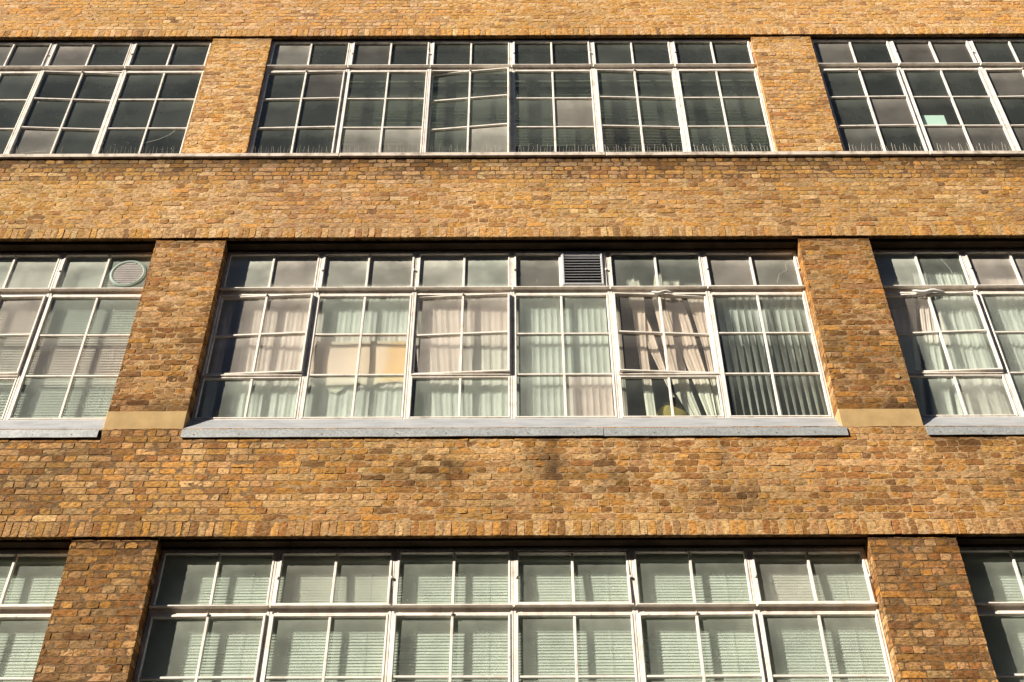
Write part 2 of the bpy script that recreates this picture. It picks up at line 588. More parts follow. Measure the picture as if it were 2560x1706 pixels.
    if holes:
        nvv = len(G[0])
        pts = [p for row in G for p in row]
        fs = []
        for i in range(len(G) - 1):
            for j in range(nvv - 1):
                u, vv = w * (i + .5) / (len(G) - 1), h * (j + .5) / (nvv - 1)
                if not any(a < u < b and c < vv < d for a, b, c, d in holes):
                    fs.append((i * nvv + j, (i + 1) * nvv + j, (i + 1) * nvv + j + 1, i * nvv + j + 1))
        mb.mesh(pts, fs, C)
    else:
        mb.grid(G, C)


building = empty('brick_building', (0, 0, 0))
tag(building, 'yellow stock brick factory building with long bands of white steel windows', 'building')

DARK_CORE = (0.05, 0.036, 0.025)  # dark core colour behind the brick faces and in the wall hole
SX, SZ, SY = (1, 0, 0), (0, 0, 1), (0, -1, 0)


SOFFIT_SHADE = 0.30


def spandrel(z0, z1, soldier=0.158, soffit=0.058, lite=False, vis=HALF, holes=None):
    mb = MB()
    # z0 = bottom edge of the soldier course
    brick_face(mb, (-vis, 0, z0), SX, SZ, SY, 2 * vis, z1 - z0, soldier=soldier, lite=lite, holes=holes)
    if soffit:
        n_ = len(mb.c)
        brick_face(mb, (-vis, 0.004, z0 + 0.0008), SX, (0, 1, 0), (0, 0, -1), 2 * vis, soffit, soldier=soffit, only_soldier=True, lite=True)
        mb.c[n_:] = [tuple(SOFFIT_SHADE * k for k in c) for c in mb.c[n_:]]       # shade painted into the undersides
    mb.box(-vis, vis, 0.030, 0.30, z0 + 0.011, z1, tuple(0.5 * k for k in DARK_CORE))
    return mb.build('spandrel_wall', M['brick'], building, usecol=True)


spandrel(14.952, 16.6)
spandrel(11.030, 12.400)
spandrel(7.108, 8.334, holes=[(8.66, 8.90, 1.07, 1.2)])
spandrel(3.25, 4.43, lite=True)
mb = MB()
brick_face(mb, (-HALF, 0.0, 0.12), SX, SZ, SY, 2 * HALF, 3.115, lite=True)
mb.box(-HALF, HALF, 0.012, 0.30, 0.12, 3.235, DARK_CORE)
mb.build('ground_storey_wall', M['brick'], building, usecol=True)
mb = MB()
mb.box(-HALF - 0.05, HALF + 0.05, -0.06, 0.4, 16.60, 16.72, ch=0.012)
mb.build('parapet_coping', M['coping'], building)


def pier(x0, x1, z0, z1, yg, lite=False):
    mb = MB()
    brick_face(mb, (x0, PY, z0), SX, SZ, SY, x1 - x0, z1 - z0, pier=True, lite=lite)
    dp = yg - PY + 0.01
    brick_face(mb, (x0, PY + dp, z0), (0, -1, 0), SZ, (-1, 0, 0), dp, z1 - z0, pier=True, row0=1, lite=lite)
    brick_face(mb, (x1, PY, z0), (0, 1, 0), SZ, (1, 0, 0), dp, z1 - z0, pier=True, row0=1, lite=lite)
    mb.box(x0 + 0.011, x1 - 0.011, PY + 0.011, 0.30, z0, z1, DARK_CORE)
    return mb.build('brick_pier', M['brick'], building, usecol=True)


END = PR + 4 * U
for r, z0 in (('A', 12.4715), ('B', 8.568), ('C', 4.668)):
    R = ROWS[r]
    for x0, x1, lt in ((PL, XL, False), (XR, PR, False), (-HALF, -(END - 0.02), True), (END, HALF, True)):
        pier(x0, x1, z0, R['soffit'] + 0.008, R['yg'], lt)
        if r != 'A':
            mb = MB()
            zs = z0 - 0.232
            mb.box(x0 - 0.003, x1 + 0.003, PY - 0.008, 0.30, zs, z0 - 0.002, ch=0.006)
            tag(mb.build('stone_block', M['stone'], building))

mb = MB()
mb.tube((3.965, PY - 0.006, 8.985), (3.965, PY + 0.01, 8.985), 0.026, 14)
mb.build('wall_plug', M['stone'], building)

# top ledge, lintels
mb = MB()
xs = [-HALF, -6.35, -2.1, 1.15, 5.1, HALF]
for a, b in zip(xs, xs[1:]):
    mb.box(a + 0.002, b - 0.002, -0.034 + rng.uniform(-.002, .002), 0.2, 12.399 + rng.uniform(-.002, .002), 12.470, ch=0.008)
mb.build('window_ledge', M['ledge'], building)
for r in 'ABC':
    R = ROWS[r]
    mb = MB()
    for a, b in ((-(END - 0.02), PL), (XL, XR), (PR, END)):
        mb.box(a + 0.001, b - 0.001, 0.066, 0.299, R['head'] + 0.004 + (0.012 if r != 'A' else 0), R['soffit'] + 0.0105)
        mb.box(a + 0.001, b - 0.001, R['yg'] - 0.035, 0.295, R['head'] + 0.001, R['head'] + 0.0035 + (0.012 if r != 'A' else 0))
    mb.build('lintel', M['lintel'], building)

# steep metal sills and galvanised flashings
for r in 'BC':
    R = ROWS[r]
    zt, zb = R['bot'] + 0.002, R['bot'] - 0.250
    for bi, (a, b) in enumerate(((-(END - 0.02), PL), (XL, XR), (PR, END))):
        mb = MB()
        cuts = {0: [-7.0], 1: [-1.0, 1.62], 2: [6.6]}[bi]
        es = [a + 0.002] + cuts + [b - 0.002]
        for k, (p, q) in enumerate(zip(es, es[1:])):
            o = 0.0025 * (k % 2)
            prof = [(-0.004 - o, zb), (R['yg'] - 0.034, zt + o), (R['yg'] + 0.06, zt + o), (R['yg'] + 0.06, zb)]
            pts = [(p, y, z) for y, z in prof] + [(q, y, z) for y, z in prof]
            mb.mesh(pts, [(0, 4, 5, 1), (1, 5, 6, 2), (2, 6, 7, 3), (3, 7, 4, 0), (0, 1, 2, 3), (7, 6, 5, 4)])
        mb.build('window_sill', M['sill'], building)
        ends = {0: [a, -6.1, b - 0.02], 1: [-3.262, -0.775, 0.896, 3.304], 2: [b and 4.088, 6.3, b]}[bi]
        for k, (p, q) in enumerate(zip(ends, ends[1:])):
            mb = MB()
            y0 = -0.013 - 0.003 * (k % 2)
            d = rng.uniform(-0.004, 0.004)
            pts = []
            nseg = 14
            G = []
            for i in range(nseg + 1):
                x = p + (q - p) * i / nseg
                wv = 0.0025 * math.sin(i * 1.7 + k)
                G.append([(x, y0 + 0.012, zb + 0.004), (x, y0 + wv * .3, zb + 0.002), (x, y0 - 0.006 + wv, zb - 0.098 + d * i / nseg), (x, y0 + 0.004 + wv, zb - 0.0985 + d * i / nseg), (x, y0 + 0.016, zb - 0.002)])
            mb.grid(G)
            for g in (G[0], G[-1]):
                mb.poly(g)
            x = p + 0.12
            while x < q - 0.05:
                mb.tube((x, y0 - 0.008, zb - 0.06), (x, y0 + 0.006, zb - 0.06), 0.0055, 8, mi=1)
                x += 0.42 + rng.uniform(-.05, .05)
            mb.build('sill_flashing', [M['zinc'], M['metal']], building)

# rooms behind the windows (dark inside)
mb = MB()
for z0, z1 in ((3.4, 4.40), (7.13, 8.30), (11.05, 12.38), (14.97, 16.5)):
    mb.box(-HALF, HALF, 0.31, 6.0, z0 + 0.25, z1 - 0.28)
mb.box(-HALF, HALF, 6.0, 6.2, 0.0, 16.6)
mb.box(-HALF - 0.2, -HALF + 0.003, 0.302, 6.2, 0.0, 16.6)
mb.box(HALF - 0.003, HALF + 0.2, 0.302, 6.2, 0.0, 16.6)
mb.build('interior_shell', M['inside'], building)

# ------------------------------------------------------------------ windows
def frame_rect(mb, x0, x1, z0, z1, w, yf, yb, ch=0.004):
    mb.box(x0, x0 + w, yf, yb, z0, z1, ch=ch)
    mb.box(x1 - w, x1, yf, yb, z0, z1, ch=ch)
    mb.box(x0 + w + .0004, x1 - w - .0004, yf + .001, yb, z0, z0 + w, ch=ch)
    mb.box(x0 + w + .0004, x1 - w - .0004, yf + .001, yb, z1 - w, z1, ch=ch)


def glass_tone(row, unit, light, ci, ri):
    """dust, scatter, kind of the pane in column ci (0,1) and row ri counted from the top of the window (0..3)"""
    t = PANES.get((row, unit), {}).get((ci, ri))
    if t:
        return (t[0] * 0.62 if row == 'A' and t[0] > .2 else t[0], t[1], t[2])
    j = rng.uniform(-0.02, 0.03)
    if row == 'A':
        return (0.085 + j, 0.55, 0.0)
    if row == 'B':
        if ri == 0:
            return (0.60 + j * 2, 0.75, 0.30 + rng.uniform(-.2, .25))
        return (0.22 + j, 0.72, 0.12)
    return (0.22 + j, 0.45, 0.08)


PK = (0.27, 0.75, 1.0)
GR = (0.55, 0.85, 0.75)
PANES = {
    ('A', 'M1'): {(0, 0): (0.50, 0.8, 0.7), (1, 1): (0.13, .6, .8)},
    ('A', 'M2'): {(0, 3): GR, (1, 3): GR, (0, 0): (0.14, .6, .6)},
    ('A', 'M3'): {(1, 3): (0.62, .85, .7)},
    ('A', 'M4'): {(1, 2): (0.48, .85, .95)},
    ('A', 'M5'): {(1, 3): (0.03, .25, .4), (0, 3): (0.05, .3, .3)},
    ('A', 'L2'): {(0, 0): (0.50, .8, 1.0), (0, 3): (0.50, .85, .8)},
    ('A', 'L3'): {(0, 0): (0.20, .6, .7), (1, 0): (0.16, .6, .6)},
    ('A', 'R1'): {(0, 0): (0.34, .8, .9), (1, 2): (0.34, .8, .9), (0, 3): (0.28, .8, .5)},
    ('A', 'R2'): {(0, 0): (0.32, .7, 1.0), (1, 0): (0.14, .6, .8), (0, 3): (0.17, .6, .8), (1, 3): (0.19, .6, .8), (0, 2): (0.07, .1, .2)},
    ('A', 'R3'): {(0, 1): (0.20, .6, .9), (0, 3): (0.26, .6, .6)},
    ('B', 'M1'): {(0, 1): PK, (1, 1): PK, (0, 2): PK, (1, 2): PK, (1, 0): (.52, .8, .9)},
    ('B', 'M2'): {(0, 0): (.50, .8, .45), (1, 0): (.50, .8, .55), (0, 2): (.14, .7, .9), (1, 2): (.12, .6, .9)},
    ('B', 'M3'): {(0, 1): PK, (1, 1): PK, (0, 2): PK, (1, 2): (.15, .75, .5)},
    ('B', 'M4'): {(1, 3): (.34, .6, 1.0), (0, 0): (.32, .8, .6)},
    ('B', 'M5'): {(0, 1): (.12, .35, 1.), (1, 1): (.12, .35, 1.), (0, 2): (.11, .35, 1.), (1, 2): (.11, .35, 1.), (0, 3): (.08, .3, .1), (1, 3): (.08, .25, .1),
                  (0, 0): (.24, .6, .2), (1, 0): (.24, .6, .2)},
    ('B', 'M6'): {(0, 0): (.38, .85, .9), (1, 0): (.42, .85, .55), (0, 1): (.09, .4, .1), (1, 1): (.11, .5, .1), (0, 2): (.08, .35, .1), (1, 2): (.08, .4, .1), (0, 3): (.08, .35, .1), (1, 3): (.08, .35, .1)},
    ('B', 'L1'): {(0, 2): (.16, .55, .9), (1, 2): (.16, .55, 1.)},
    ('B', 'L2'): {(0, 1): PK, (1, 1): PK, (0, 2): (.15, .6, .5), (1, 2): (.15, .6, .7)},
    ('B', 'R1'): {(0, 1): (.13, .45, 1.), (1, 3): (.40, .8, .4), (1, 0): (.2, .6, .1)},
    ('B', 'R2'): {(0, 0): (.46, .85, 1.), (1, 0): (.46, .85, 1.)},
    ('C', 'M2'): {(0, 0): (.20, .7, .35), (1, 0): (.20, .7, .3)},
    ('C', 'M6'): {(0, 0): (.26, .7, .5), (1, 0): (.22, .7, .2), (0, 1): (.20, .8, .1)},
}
# swing (degrees about a vertical axis) of the lower sash; + turns the right side outwards
SWING = {('A', 'M1'): 1.2, ('A', 'M3'): 5.6, ('A', 'M5'): -1.6, ('A', 'L2'): -2.4, ('A', 'R1'): 0.8, ('A', 'R3'): 1.0,
         ('B', 'M1'): 3.3, ('B', 'M3'): 3.2, ('B', 'M5'): -3.2, ('B', 'R1'): 3.0, ('B', 'L2'): 1.2,
         ('C', 'M1'): 0.8, ('C', 'M3'): -0.4, ('C', 'M5'): 0.7}
TILT = {('C', 'M2'): 2.2, ('C', 'M4'): 3.0, ('C', 'M6'): 3.2, ('B', 'M6'): 2.2, ('B', 'R2'): 1.2, ('B', 'L1'): 0.8,
        ('A', 'M2'): 0.8, ('A', 'M4'): 0.5, ('A', 'M6'): 1.0, ('A', 'L1'): 1.2, ('A', 'R2'): 1.6, ('C', 'L1'): 1.5}
PART_LABEL = {('A', 'M3'): 'window sash swung open on its upright pivot',
              ('B', 'M5'): 'window sash pivoted slightly open the other way'}

WIN = {}


CRACKS = {('B', 'R1', 1, 3): [(0.42, 1.0), (0.47, 0.72), (0.55, 0.45), (0.63, 0.2), (0.68, 0.0)],
          ('B', 'R1', 1, 0): [(0.62, 0.98), (0.57, 0.86), (0.70, 0.55), (0.76, 0.15)],
          ('A', 'L1', 1, 3): [(0.72, 0.95), (0.60, 0.80), (0.35, 0.64), (0.0, 0.52)],
          ('B', 'M6', 1, 0): [(0.95, 0.85), (0.80, 0.72), (0.78, 0.5), (0.6, 0.4), (0.5, 0.1)],
          ('A', 'L2', 0, 3): [(0.0, 0.05), (0.4, 0.2), (0.85, 0.27)]}


def window(row, unit, x0, x1, odd):
    R = ROWS[row]
    yg = R['yg']
    a, b = x0 + 0.002, x1 - 0.002
    FW = 0.023
    yf, yb = yg - 0.022, yg + 0.03
    org = (round((a + b) / 2, 4), yg, R['bot'])
    t1, t0 = R['tr']
    mb = MB()
    # fixed outer frame
    mb.box(a, a + FW, yf, yb, R['bot'], R['head'], ch=0.003)
    mb.box(b - FW, b, yf, yb, R['bot'], R['head'], ch=0.003)
    mb.box(a - 0.0038, a - 0.0002, yf + 0.012, yb, R['bot'], R['head'])           # coupling strip, set back
    mb.box(a + FW, b - FW, yf + .001, yb, R['head'] - 0.026, R['head'] - 0.001, ch=0.003)
    mb.box(a + FW, b - FW, yf + .001, yb, R['bot'], R['bot'] + 0.022, ch=0.003)
    # transom: lip, set-back face, lower rail
    mb.box(a + FW * .3, b - FW * .3, yf - 0.040, yb - .004, t1 - 0.014, t1 + 0.002, ch=0.003)
    mb.box(a + FW, b - FW, yf + 0.010, yb, t0 + 0.0075, t1 - 0.0145)
    mb.box(a + FW, b - FW, yf - 0.002, yb - .002, t0, t0 + 0.007, ch=0.002)
    lights = [(R['head'] - 0.0262, t1 + 0.0022, [], 'top')]
    zb = R['bot'] + 0.0222
    if row == 'A' or not odd:
        lights.append((t0 - 0.0002, zb, list(R['bars']), 'low'))
    else:
        zm = R['bars'][1]
        mb.box(a + FW, b - FW, yf + 0.002, yb, zm - 0.030, zm + 0.012, ch=0.003)
        mb.box(a + FW, b - FW, yf - 0.012, yb - .004, zm - 0.016, zm - 0.004, ch=0.002)
        lights.append((t0 - 0.0002, zm + 0.0122, [R['bars'][0]], 'low'))
        lights.append((zm - 0.0302, zb, [], 'bot'))
    win = mb.build('window', M['white'], building, origin=org)
    WIN[(row, unit)] = win
    lab = PART_LABEL.get((row, unit))
    if lab:
        win['label'] = lab
    rowi = 0
    for zt, zl, bars, kind in lights:
        la, lb = a + FW + .0003, b - FW - .0003
        cx, cz = (la + lb) / 2, (zt + zl) / 2
        mv = (kind == 'low' and odd) or (kind == 'top' and not odd)
        SW = 0.022 if mv else 0.019
        sy = yg - (0.034 if mv else 0.027)
        sb = MB()
        frame_rect(sb, la, lb, zl, zt, SW, sy, yg + 0.012, 0.004)
        sb.box(cx - 0.012, cx + 0.012, sy + 0.006, yg + 0.010, zl + SW, zt - SW, ch=0.003)
        edges = [zt - SW] + bars + [zl + SW]
        for z in bars:
            for p, q in ((la + SW, cx - 0.0122), (cx + 0.0122, lb - SW)):
                sb.box(p, q, sy + 0.007, yg + 0.010, z - 0.0112, z + 0.0112, ch=0.003)
        gb = MB()
        vent = VENTS.get((row, unit)) if kind == 'top' else None
        for i in range(len(edges) - 1):
            for ci, (p, q) in enumerate(((la + SW, cx), (cx, lb - SW))):
                if vent and ci == 1:
                    continue
                hi, lo = edges[i], edges[i + 1]
                w_ = rng.uniform(-0.0015, 0.0015, 4)
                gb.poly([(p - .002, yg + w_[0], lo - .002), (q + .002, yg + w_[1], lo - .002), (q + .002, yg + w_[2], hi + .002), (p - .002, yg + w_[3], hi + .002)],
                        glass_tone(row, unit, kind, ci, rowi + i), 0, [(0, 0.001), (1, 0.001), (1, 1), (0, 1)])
                ck = CRACKS.get((row, unit, ci, rowi + i))
                if ck:
                    cp = [(p + (q - p) * a_, lo + (hi - lo) * b_) for a_, b_ in ck]
                    for (xa, za), (xb, zb_) in zip(cp, cp[1:]):
                        d_ = Vector((xb - xa, zb_ - za)).normalized() * 0.0022
                        gb.poly([(xa - d_.y, yg - .003, za + d_.x), (xa + d_.y, yg - .003, za - d_.x), (xb + d_.y, yg - .003, zb_ - d_.x), (xb - d_.y, yg - .003, zb_ + d_.x)],
                                (0.62, 0.3, 0.6), 0, [(.5, .9)] * 4)
        rowi += len(edges) - 1
        so = sb.build('sash', M['white'], win, origin=(cx, yg, cz))
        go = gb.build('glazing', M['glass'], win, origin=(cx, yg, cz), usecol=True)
        for o in (so, go):
            o.location = Vector((cx, yg, cz)) - Vector(org)
        if mv:
            e = (0, 0, 0)
            if kind == 'low':
                e = (0, 0, -math.radians(SWING.get((row, unit), 0.5)))
            else:
                e = (-math.radians(TILT.get((row, unit), 0.6)), 0, 0)
            for o in (so, go):
                o.rotation_euler = e
            pv = MB()
            if kind == 'low':
                pv.tube((cx, sy - 0.004, zt - 0.012), (cx, sy - 0.004, zt + 0.012), 0.012, 10)
            else:
                for xx in (la, lb):
                    if xx == lb:
                        po = pv.build('pivot', M['white'], win, origin=(cx, yg, cz))
                        po.location = Vector((cx, yg, cz)) - Vector(org)
                        pv = MB()
                    pv.box(xx - 0.006, xx + 0.010, sy - 0.012, sy + 0.004, cz - 0.013, cz + 0.013, ch=0.003)
            po = pv.build('pivot', M['metal'] if kind == 'low' else M['white'], win, origin=(cx, yg, cz))
            po.location = Vector((cx, yg, cz)) - Vector(org)
        if vent == 'louvre':
            vb = MB()
            p, q, hi, lo = cx + 0.012, lb - SW - 0.001, zt - SW - 0.001, zl + SW + 0.001
            yv = sy - 0.012
            fr = 0.036
            vb.box(p, p + fr, yv, yg + 0.02, lo, hi, ch=0.004)
            vb.box(q - fr, q, yv, yg + 0.02, lo, hi, ch=0.004)
            vb.box(p + fr, q - fr, yv + .001, yg + 0.02, lo, lo + fr * 1.1, ch=0.004)
            vb.box(p + fr, q - fr, yv + .001, yg + 0.02, hi - fr * 1.2, hi, ch=0.004)
            vb.box(p + fr * .45, q - fr * .45, yv - 0.008, yv + 0.004, lo + fr * .45, lo + fr * .75)
            vb.box(p + fr * .45, p + fr * .8, yv - 0.008, yv + 0.004, lo + fr * .75, hi - fr * .4)
            vb.box(q - fr * .8, q - fr * .45, yv - 0.008, yv + 0.004, lo + fr * .75, hi - fr * .4)
            n = 11
            for k in range(n):
                z = lo + fr * 1.3 + (hi - lo - fr * 2.6) * k / (n - 1)
                vb.mesh([(p + fr, yv - 0.004, z - 0.007), (q - fr, yv - 0.004, z - 0.007), (q - fr, yv + 0.028, z + 0.012), (p + fr, yv + 0.028, z + 0.012),
                         (p + fr, yv - 0.004, z - 0.004), (q - fr, yv - 0.004, z - 0.004), (q - fr, yv + 0.028, z + 0.015), (p + fr, yv + 0.028, z + 0.015)],
                        [(0, 3, 2, 1), (4, 5, 6, 7), (0, 1, 5, 4), (2, 3, 7, 6)])
            vb.box(p + .002, q - .002, yg + 0.021, yg + 0.10, lo + .002, hi - .002, mi=1)
            vo = vb.build('louvre_vent', [M['vent'], M['dark']], win, origin=(cx, yg, cz))
            vo.location = Vector((cx, yg, cz)) - Vector(org)
        if vent == 'round':
            p, q, hi, lo = cx + 0.011, lb - SW, zt - SW, zl + SW
            pc, hc, rad = (p + q) / 2, (hi + lo) / 2 - 0.012, 0.168
            n = 40
            ang = [2 * math.pi * i / n for i in range(n)]
            # glass sheet with a round hole
            g2 = MB()
            circ = [(pc + (rad + .02) * math.cos(t), yg, hc + (rad + .02) * math.sin(t)) for t in ang]
            rect = []
            for t in ang:
                c, s = math.cos(t), math.sin(t)
                k = min(((q - p) / 2) / max(1e-6, abs(c)), ((hi - hc) if s > 0 else (hc - lo)) / max(1e-6, abs(s)))
                rect.append((pc + c * k, yg, hc + s * k))
            for i in range(n):
                j = (i + 1) % n
                pts = [circ[i], rect[i], rect[j], circ[j]]
                g2.poly(pts, (0.34, 0.75, 0.15), 0, [((x - p) / (q - p), max(.001, (z - lo) / (hi - lo))) for x, y, z in pts])
            o = g2.build('glazing', M['glass'], win, origin=(cx, yg, cz), usecol=True)
            o.location = Vector((cx, yg, cz)) - Vector(org)
            vb = MB()
            prof = [(0.034, 0.0), (0.036, -0.010), (0.014, -0.018), (0.0, -0.014), (-0.004, 0.012)]
            G = [[(pc + (rad + pr) * math.cos(t), yg + py, hc + (rad + pr) * math.sin(t)) for pr, py in prof] for t in ang + [0]]
            vb.grid(G)
            ns = 12
            for k in range(ns):
                z = hc - rad + rad * 2 * (k + .5) / ns
                hw = math.sqrt(max(1e-5, (rad - .002) ** 2 - (z - hc) ** 2))
                vb.mesh([(pc - hw, yg - 0.013, z - 0.013), (pc + hw, yg - 0.013, z - 0.013), (pc + hw, yg - 0.008, z + 0.0135), (pc - hw, yg - 0.008, z + 0.0135)], [(0, 1, 2, 3)], mi=1)
            vb.poly([(pc + rad * math.cos(t), yg + 0.02, hc + rad * math.sin(t)) for t in ang], mi=1)
            o = vb.build('round_vent', [M['ring'], M['slat'], M['dark']], win, origin=(cx, yg, cz))
            o.location = Vector((cx, yg, cz)) - Vector(org)
    return win


VENTS = {('B', 'M4'): 'louvre', ('B', 'L1'): 'round'}
UX = {}
UM = (XR - XL) / 6
for i in range(6):
    UX['M%d' % (i + 1)] = (XL + UM * i, XL + UM * (i + 1), i % 2 == 0)
for i in range(4):
    UX['L%d' % (i + 1)] = (PL - U * (i + 1), PL - U * i, i % 2 == 1)
    UX['R%d' % (i + 1)] = (PR + U * i, PR + U * (i + 1), i % 2 == 0)
SEEN = {'A': ('L1', 'L2', 'L3', 'L4', 'R1', 'R2', 'R3', 'R4'), 'B': ('L1', 'L2', 'L3', 'L4', 'R1', 'R2', 'R3', 'R4'), 'C': ('L1', 'L2', 'L3', 'L4', 'R1', 'R2', 'R3', 'R4')}
for row in 'ABC':
    for unit, (x0, x1, odd) in UX.items():
        window(row, unit, x0, x1, odd)

# ------------------------------------------------------------------ blinds and curtains (hang inside the windows)
def venetian(row, unit, label, mat, z1, z0, dy, pitch=0.0285, group='venetian blinds', tilt=74):
    x0, x1, _ = UX[unit]
    yb = ROWS[row]['yg'] + dy
    root = empty('venetian_blind', ((x0 + x1) / 2, yb, z1))
    tag(root, label, 'blind', group)
    a, b = x0 + 0.012, x1 - 0.012
    org = root.location
    mb = MB()
    mb.box(a, b, yb - 0.02, yb + 0.02, z1 - 0.03, z1)
    o = mb.build('head_rail', M[mat], root, origin=tuple(org))
    o.location = (0, 0, 0)
    mb = MB()
    z = z1 - 0.045
    t = math.radians(tilt)
    hy, hz = 0.0155 * math.cos(t), 0.0155 * math.sin(t)
    k = 0
    droop = rng.uniform(-.006, .006)
    while z > z0:
        jit = rng.normal(0, 0.0011)
        e = rng.normal(0, 0.0012) + droop * (z1 - z) / (z1 - z0)
        zz = z + jit
        pts = [(a, yb - hy, zz - hz), (b, yb - hy, zz - hz + e), (b, yb + 0.003, zz + e), (a, yb + 0.003, zz), (b, yb + hy, zz + hz + e), (a, yb + hy, zz + hz)]
        mb.mesh(pts, [(0, 1, 2, 3), (3, 2, 4, 5)])
        z -= pitch
    o = mb.build('slats', M[mat], root, origin=tuple(org))
    o.location = (0, 0, 0)
    mb = MB()
    for f in (0.16, 0.79):
        x = a + (b - a) * f
        mb.tube((x, yb - 0.016, z1 - 0.03), (x, yb - 0.016, z0), 0.0015, 5)
    o = mb.build('cord', M[mat], root, origin=tuple(org))
    o.location = (0, 0, 0)
    mb = MB()
    mb.box(a, b, yb - 0.012, yb + 0.012, z - 0.012, z + 0.006)
    o = mb.build('bottom_rail', M[mat], root, origin=tuple(org))
    o.location = (0, 0, 0)
    return root


CN = {'M1': 'first', 'M2': 'second', 'M3': 'third', 'M4': 'fourth', 'M5': 'fifth', 'M6': 'sixth'}
for u in ('M1', 'M2', 'M3', 'M4', 'M5', 'M6'):
    venetian('C', u, 'pale green venetian blind in the %s bottom row window counted from the left pier' % CN[u], 'blind',
             7.02, 4.72, 0.085, group='pale venetian blinds of the bottom row')
venetian('C', 'L1', 'pale green venetian blind in the bottom corner window outside the darker left pier', 'blind', 7.02, 4.72, 0.085, group='pale venetian blinds of the bottom row')
venetian('C', 'R1', 'mostly shaded venetian blind in the bottom corner window outside the right pier', 'blind', 7.02, 4.72, 0.10, group='pale venetian blinds of the bottom row')
venetian('B', 'L1', 'pale venetian blind under the round vent, beside the middle row pier', 'blind', 10.90, 8.60, 0.085, pitch=0.036, group='pale venetian blinds of the middle row', tilt=66)
venetian('B', 'L2', 'pale venetian blind behind the middle row window next to the round vent one', 'blind', 10.90, 8.60, 0.085, pitch=0.036, group='pale venetian blinds of the middle row', tilt=66)
AB = {'M2': 13.0, 'M3': 12.62, 'M4': 12.98, 'M5': 12.86, 'M6': 12.75}
for u, z0 in AB.items():
    venetian('A', u, 'dull olive blind dimly seen behind the %s top row window from the left pier' % CN[u], 'olive', 14.3, z0, 0.19, pitch=0.03, group='dull blinds of the top row', tilt=70)


def cloth(name, label, cat, mat, sheets, group=None, row='B', parts=None):
    """sheets: list of (x_left(z), x_right(z), y, z0, z1, folds, amp, twist(z))"""
    mb = MB()
    for (fl, fr, y, z0, z1, nf, amp, ph) in sheets:
        nz, nx = 36, max(6, int(nf * 8))
        G = []
        for i in range(nx + 1):
            t = i / nx
            colm = []
            for j in range(nz + 1):
                s = j / nz
                z = z0 + (z1 - z0) * s
                a, b = fl(z), fr(z)
                x = a + (b - a) * t
                yy = y + 0.30 * amp * math.sin(2 * math.pi * (nf * t + ph) + 0.5 * math.sin(3.1 * s + ph * 7)) * (0.45 + 0.55 * (1 - s)) + 0.25 * amp * math.sin(2 * math.pi * nf * 2.3 * t + ph * 3 + s)
                colm.append((x, yy, z))
            G.append(colm)
        mb.grid(G)
    o = mb.build(name, M[mat], smooth=True, origin=(sheets[0][0](9.5), sheets[0][2], sheets[0][4]))
    tag(o, label, cat, group)
    return o


def lin(za, xa, zb, xb):
    return lambda z: xa + (xb - xa) * (z - za) / (zb - za)


def const(x):
    return lambda z: x


YB = 0.20
x0, x1, _ = UX['M1']
cloth('net_curtain', 'white net curtain hanging in the window beside the shaded pier edge, middle row', 'curtain', 'net',
      [(lin(8.57, x0 + 0.30, 10.4, x0 + 0.22), const(x1 - 0.02), YB + 0.10, 8.60, 10.55, 7, 0.022, 0.1),
       (const(x0 + 0.03), const(x0 + 0.16), YB + 0.13, 8.60, 10.55, 1.5, 0.015, 0.4)], 'curtains of the middle row')
x0, x1, _ = UX['M2']
cloth('net_curtain', 'white net curtain behind the yellowed sheet, middle row', 'curtain', 'net',
      [(const(x0 + 0.02), const(x1 - 0.02), YB + 0.105, 8.60, 10.55, 8, 0.02, 0.3)], 'curtains of the middle row')
x0, x1, _ = UX['M3']
cloth('net_curtain', 'white net curtain with a small green gap at its lower corner, middle row', 'curtain', 'net',
      [(lin(8.57, x0 + 0.16, 9.15, x0 + 0.10), const(x1 - 0.02), YB + 0.10, 8.60, 10.55, 7, 0.02, 0.6)], 'curtains of the middle row')
x0, x1, _ = UX['M5']
cz = lambda pts: (lambda z: float(np.interp(z, [p[0] for p in pts], [p[1] for p in pts])))
W5 = x1 - x0
P5 = lambda pts: cz([(z, x0 + f * W5) for z, f in pts])
cloth('curtain', 'pale curtain bunched in twisted strips with dark gaps, knotted under the rag, middle row', 'curtain', 'cream',
      [(P5([(8.6, .02), (10.5, .04)]), P5([(8.6, .09), (10.5, .10)]), YB + .11, 8.6, 10.5, 1, .01, .2),
       (P5([(8.6, .27), (9.7, .24), (10.3, .22), (10.6, .18)]), P5([(8.6, .36), (9.7, .33), (10.3, .36), (10.6, .32)]), YB + .10, 8.6, 10.6, 1, .012, .4),
       (P5([(8.9, .55), (9.3, .44), (9.9, .28), (10.3, .20), (10.7, .2)]), P5([(8.9, .56), (9.3, .50), (9.9, .40), (10.3, .30), (10.7, .27)]), YB + .12, 8.95, 10.65, 1, .012, .7),
       (P5([(8.6, .70), (9.0, .56), (9.6, .50), (10.0, .47), (10.3, .44), (10.75, .50)]), P5([(8.6, .80), (9.0, .72), (9.6, .66), (10.0, .60), (10.3, .56), (10.75, .56)]), YB + .095, 8.6, 10.7, 2, .014, .1),
       (P5([(8.6, .86), (9.0, .78), (9.6, .66), (10.0, .61), (10.35, .55)]), P5([(8.6, .93), (9.0, .92), (9.6, .84), (10.0, .80), (10.35, .74)]), YB + .105, 8.6, 10.6, 2, .016, .5),
       (P5([(8.6, .95), (9.6, .90), (10.4, .80)]), P5([(8.6, .995), (10.4, .97)]), YB + .12, 8.6, 10.55, 1.5, .014, .8)], 'curtains of the middle row')
x0, x1, _ = UX['R1']
W5 = x1 - x0
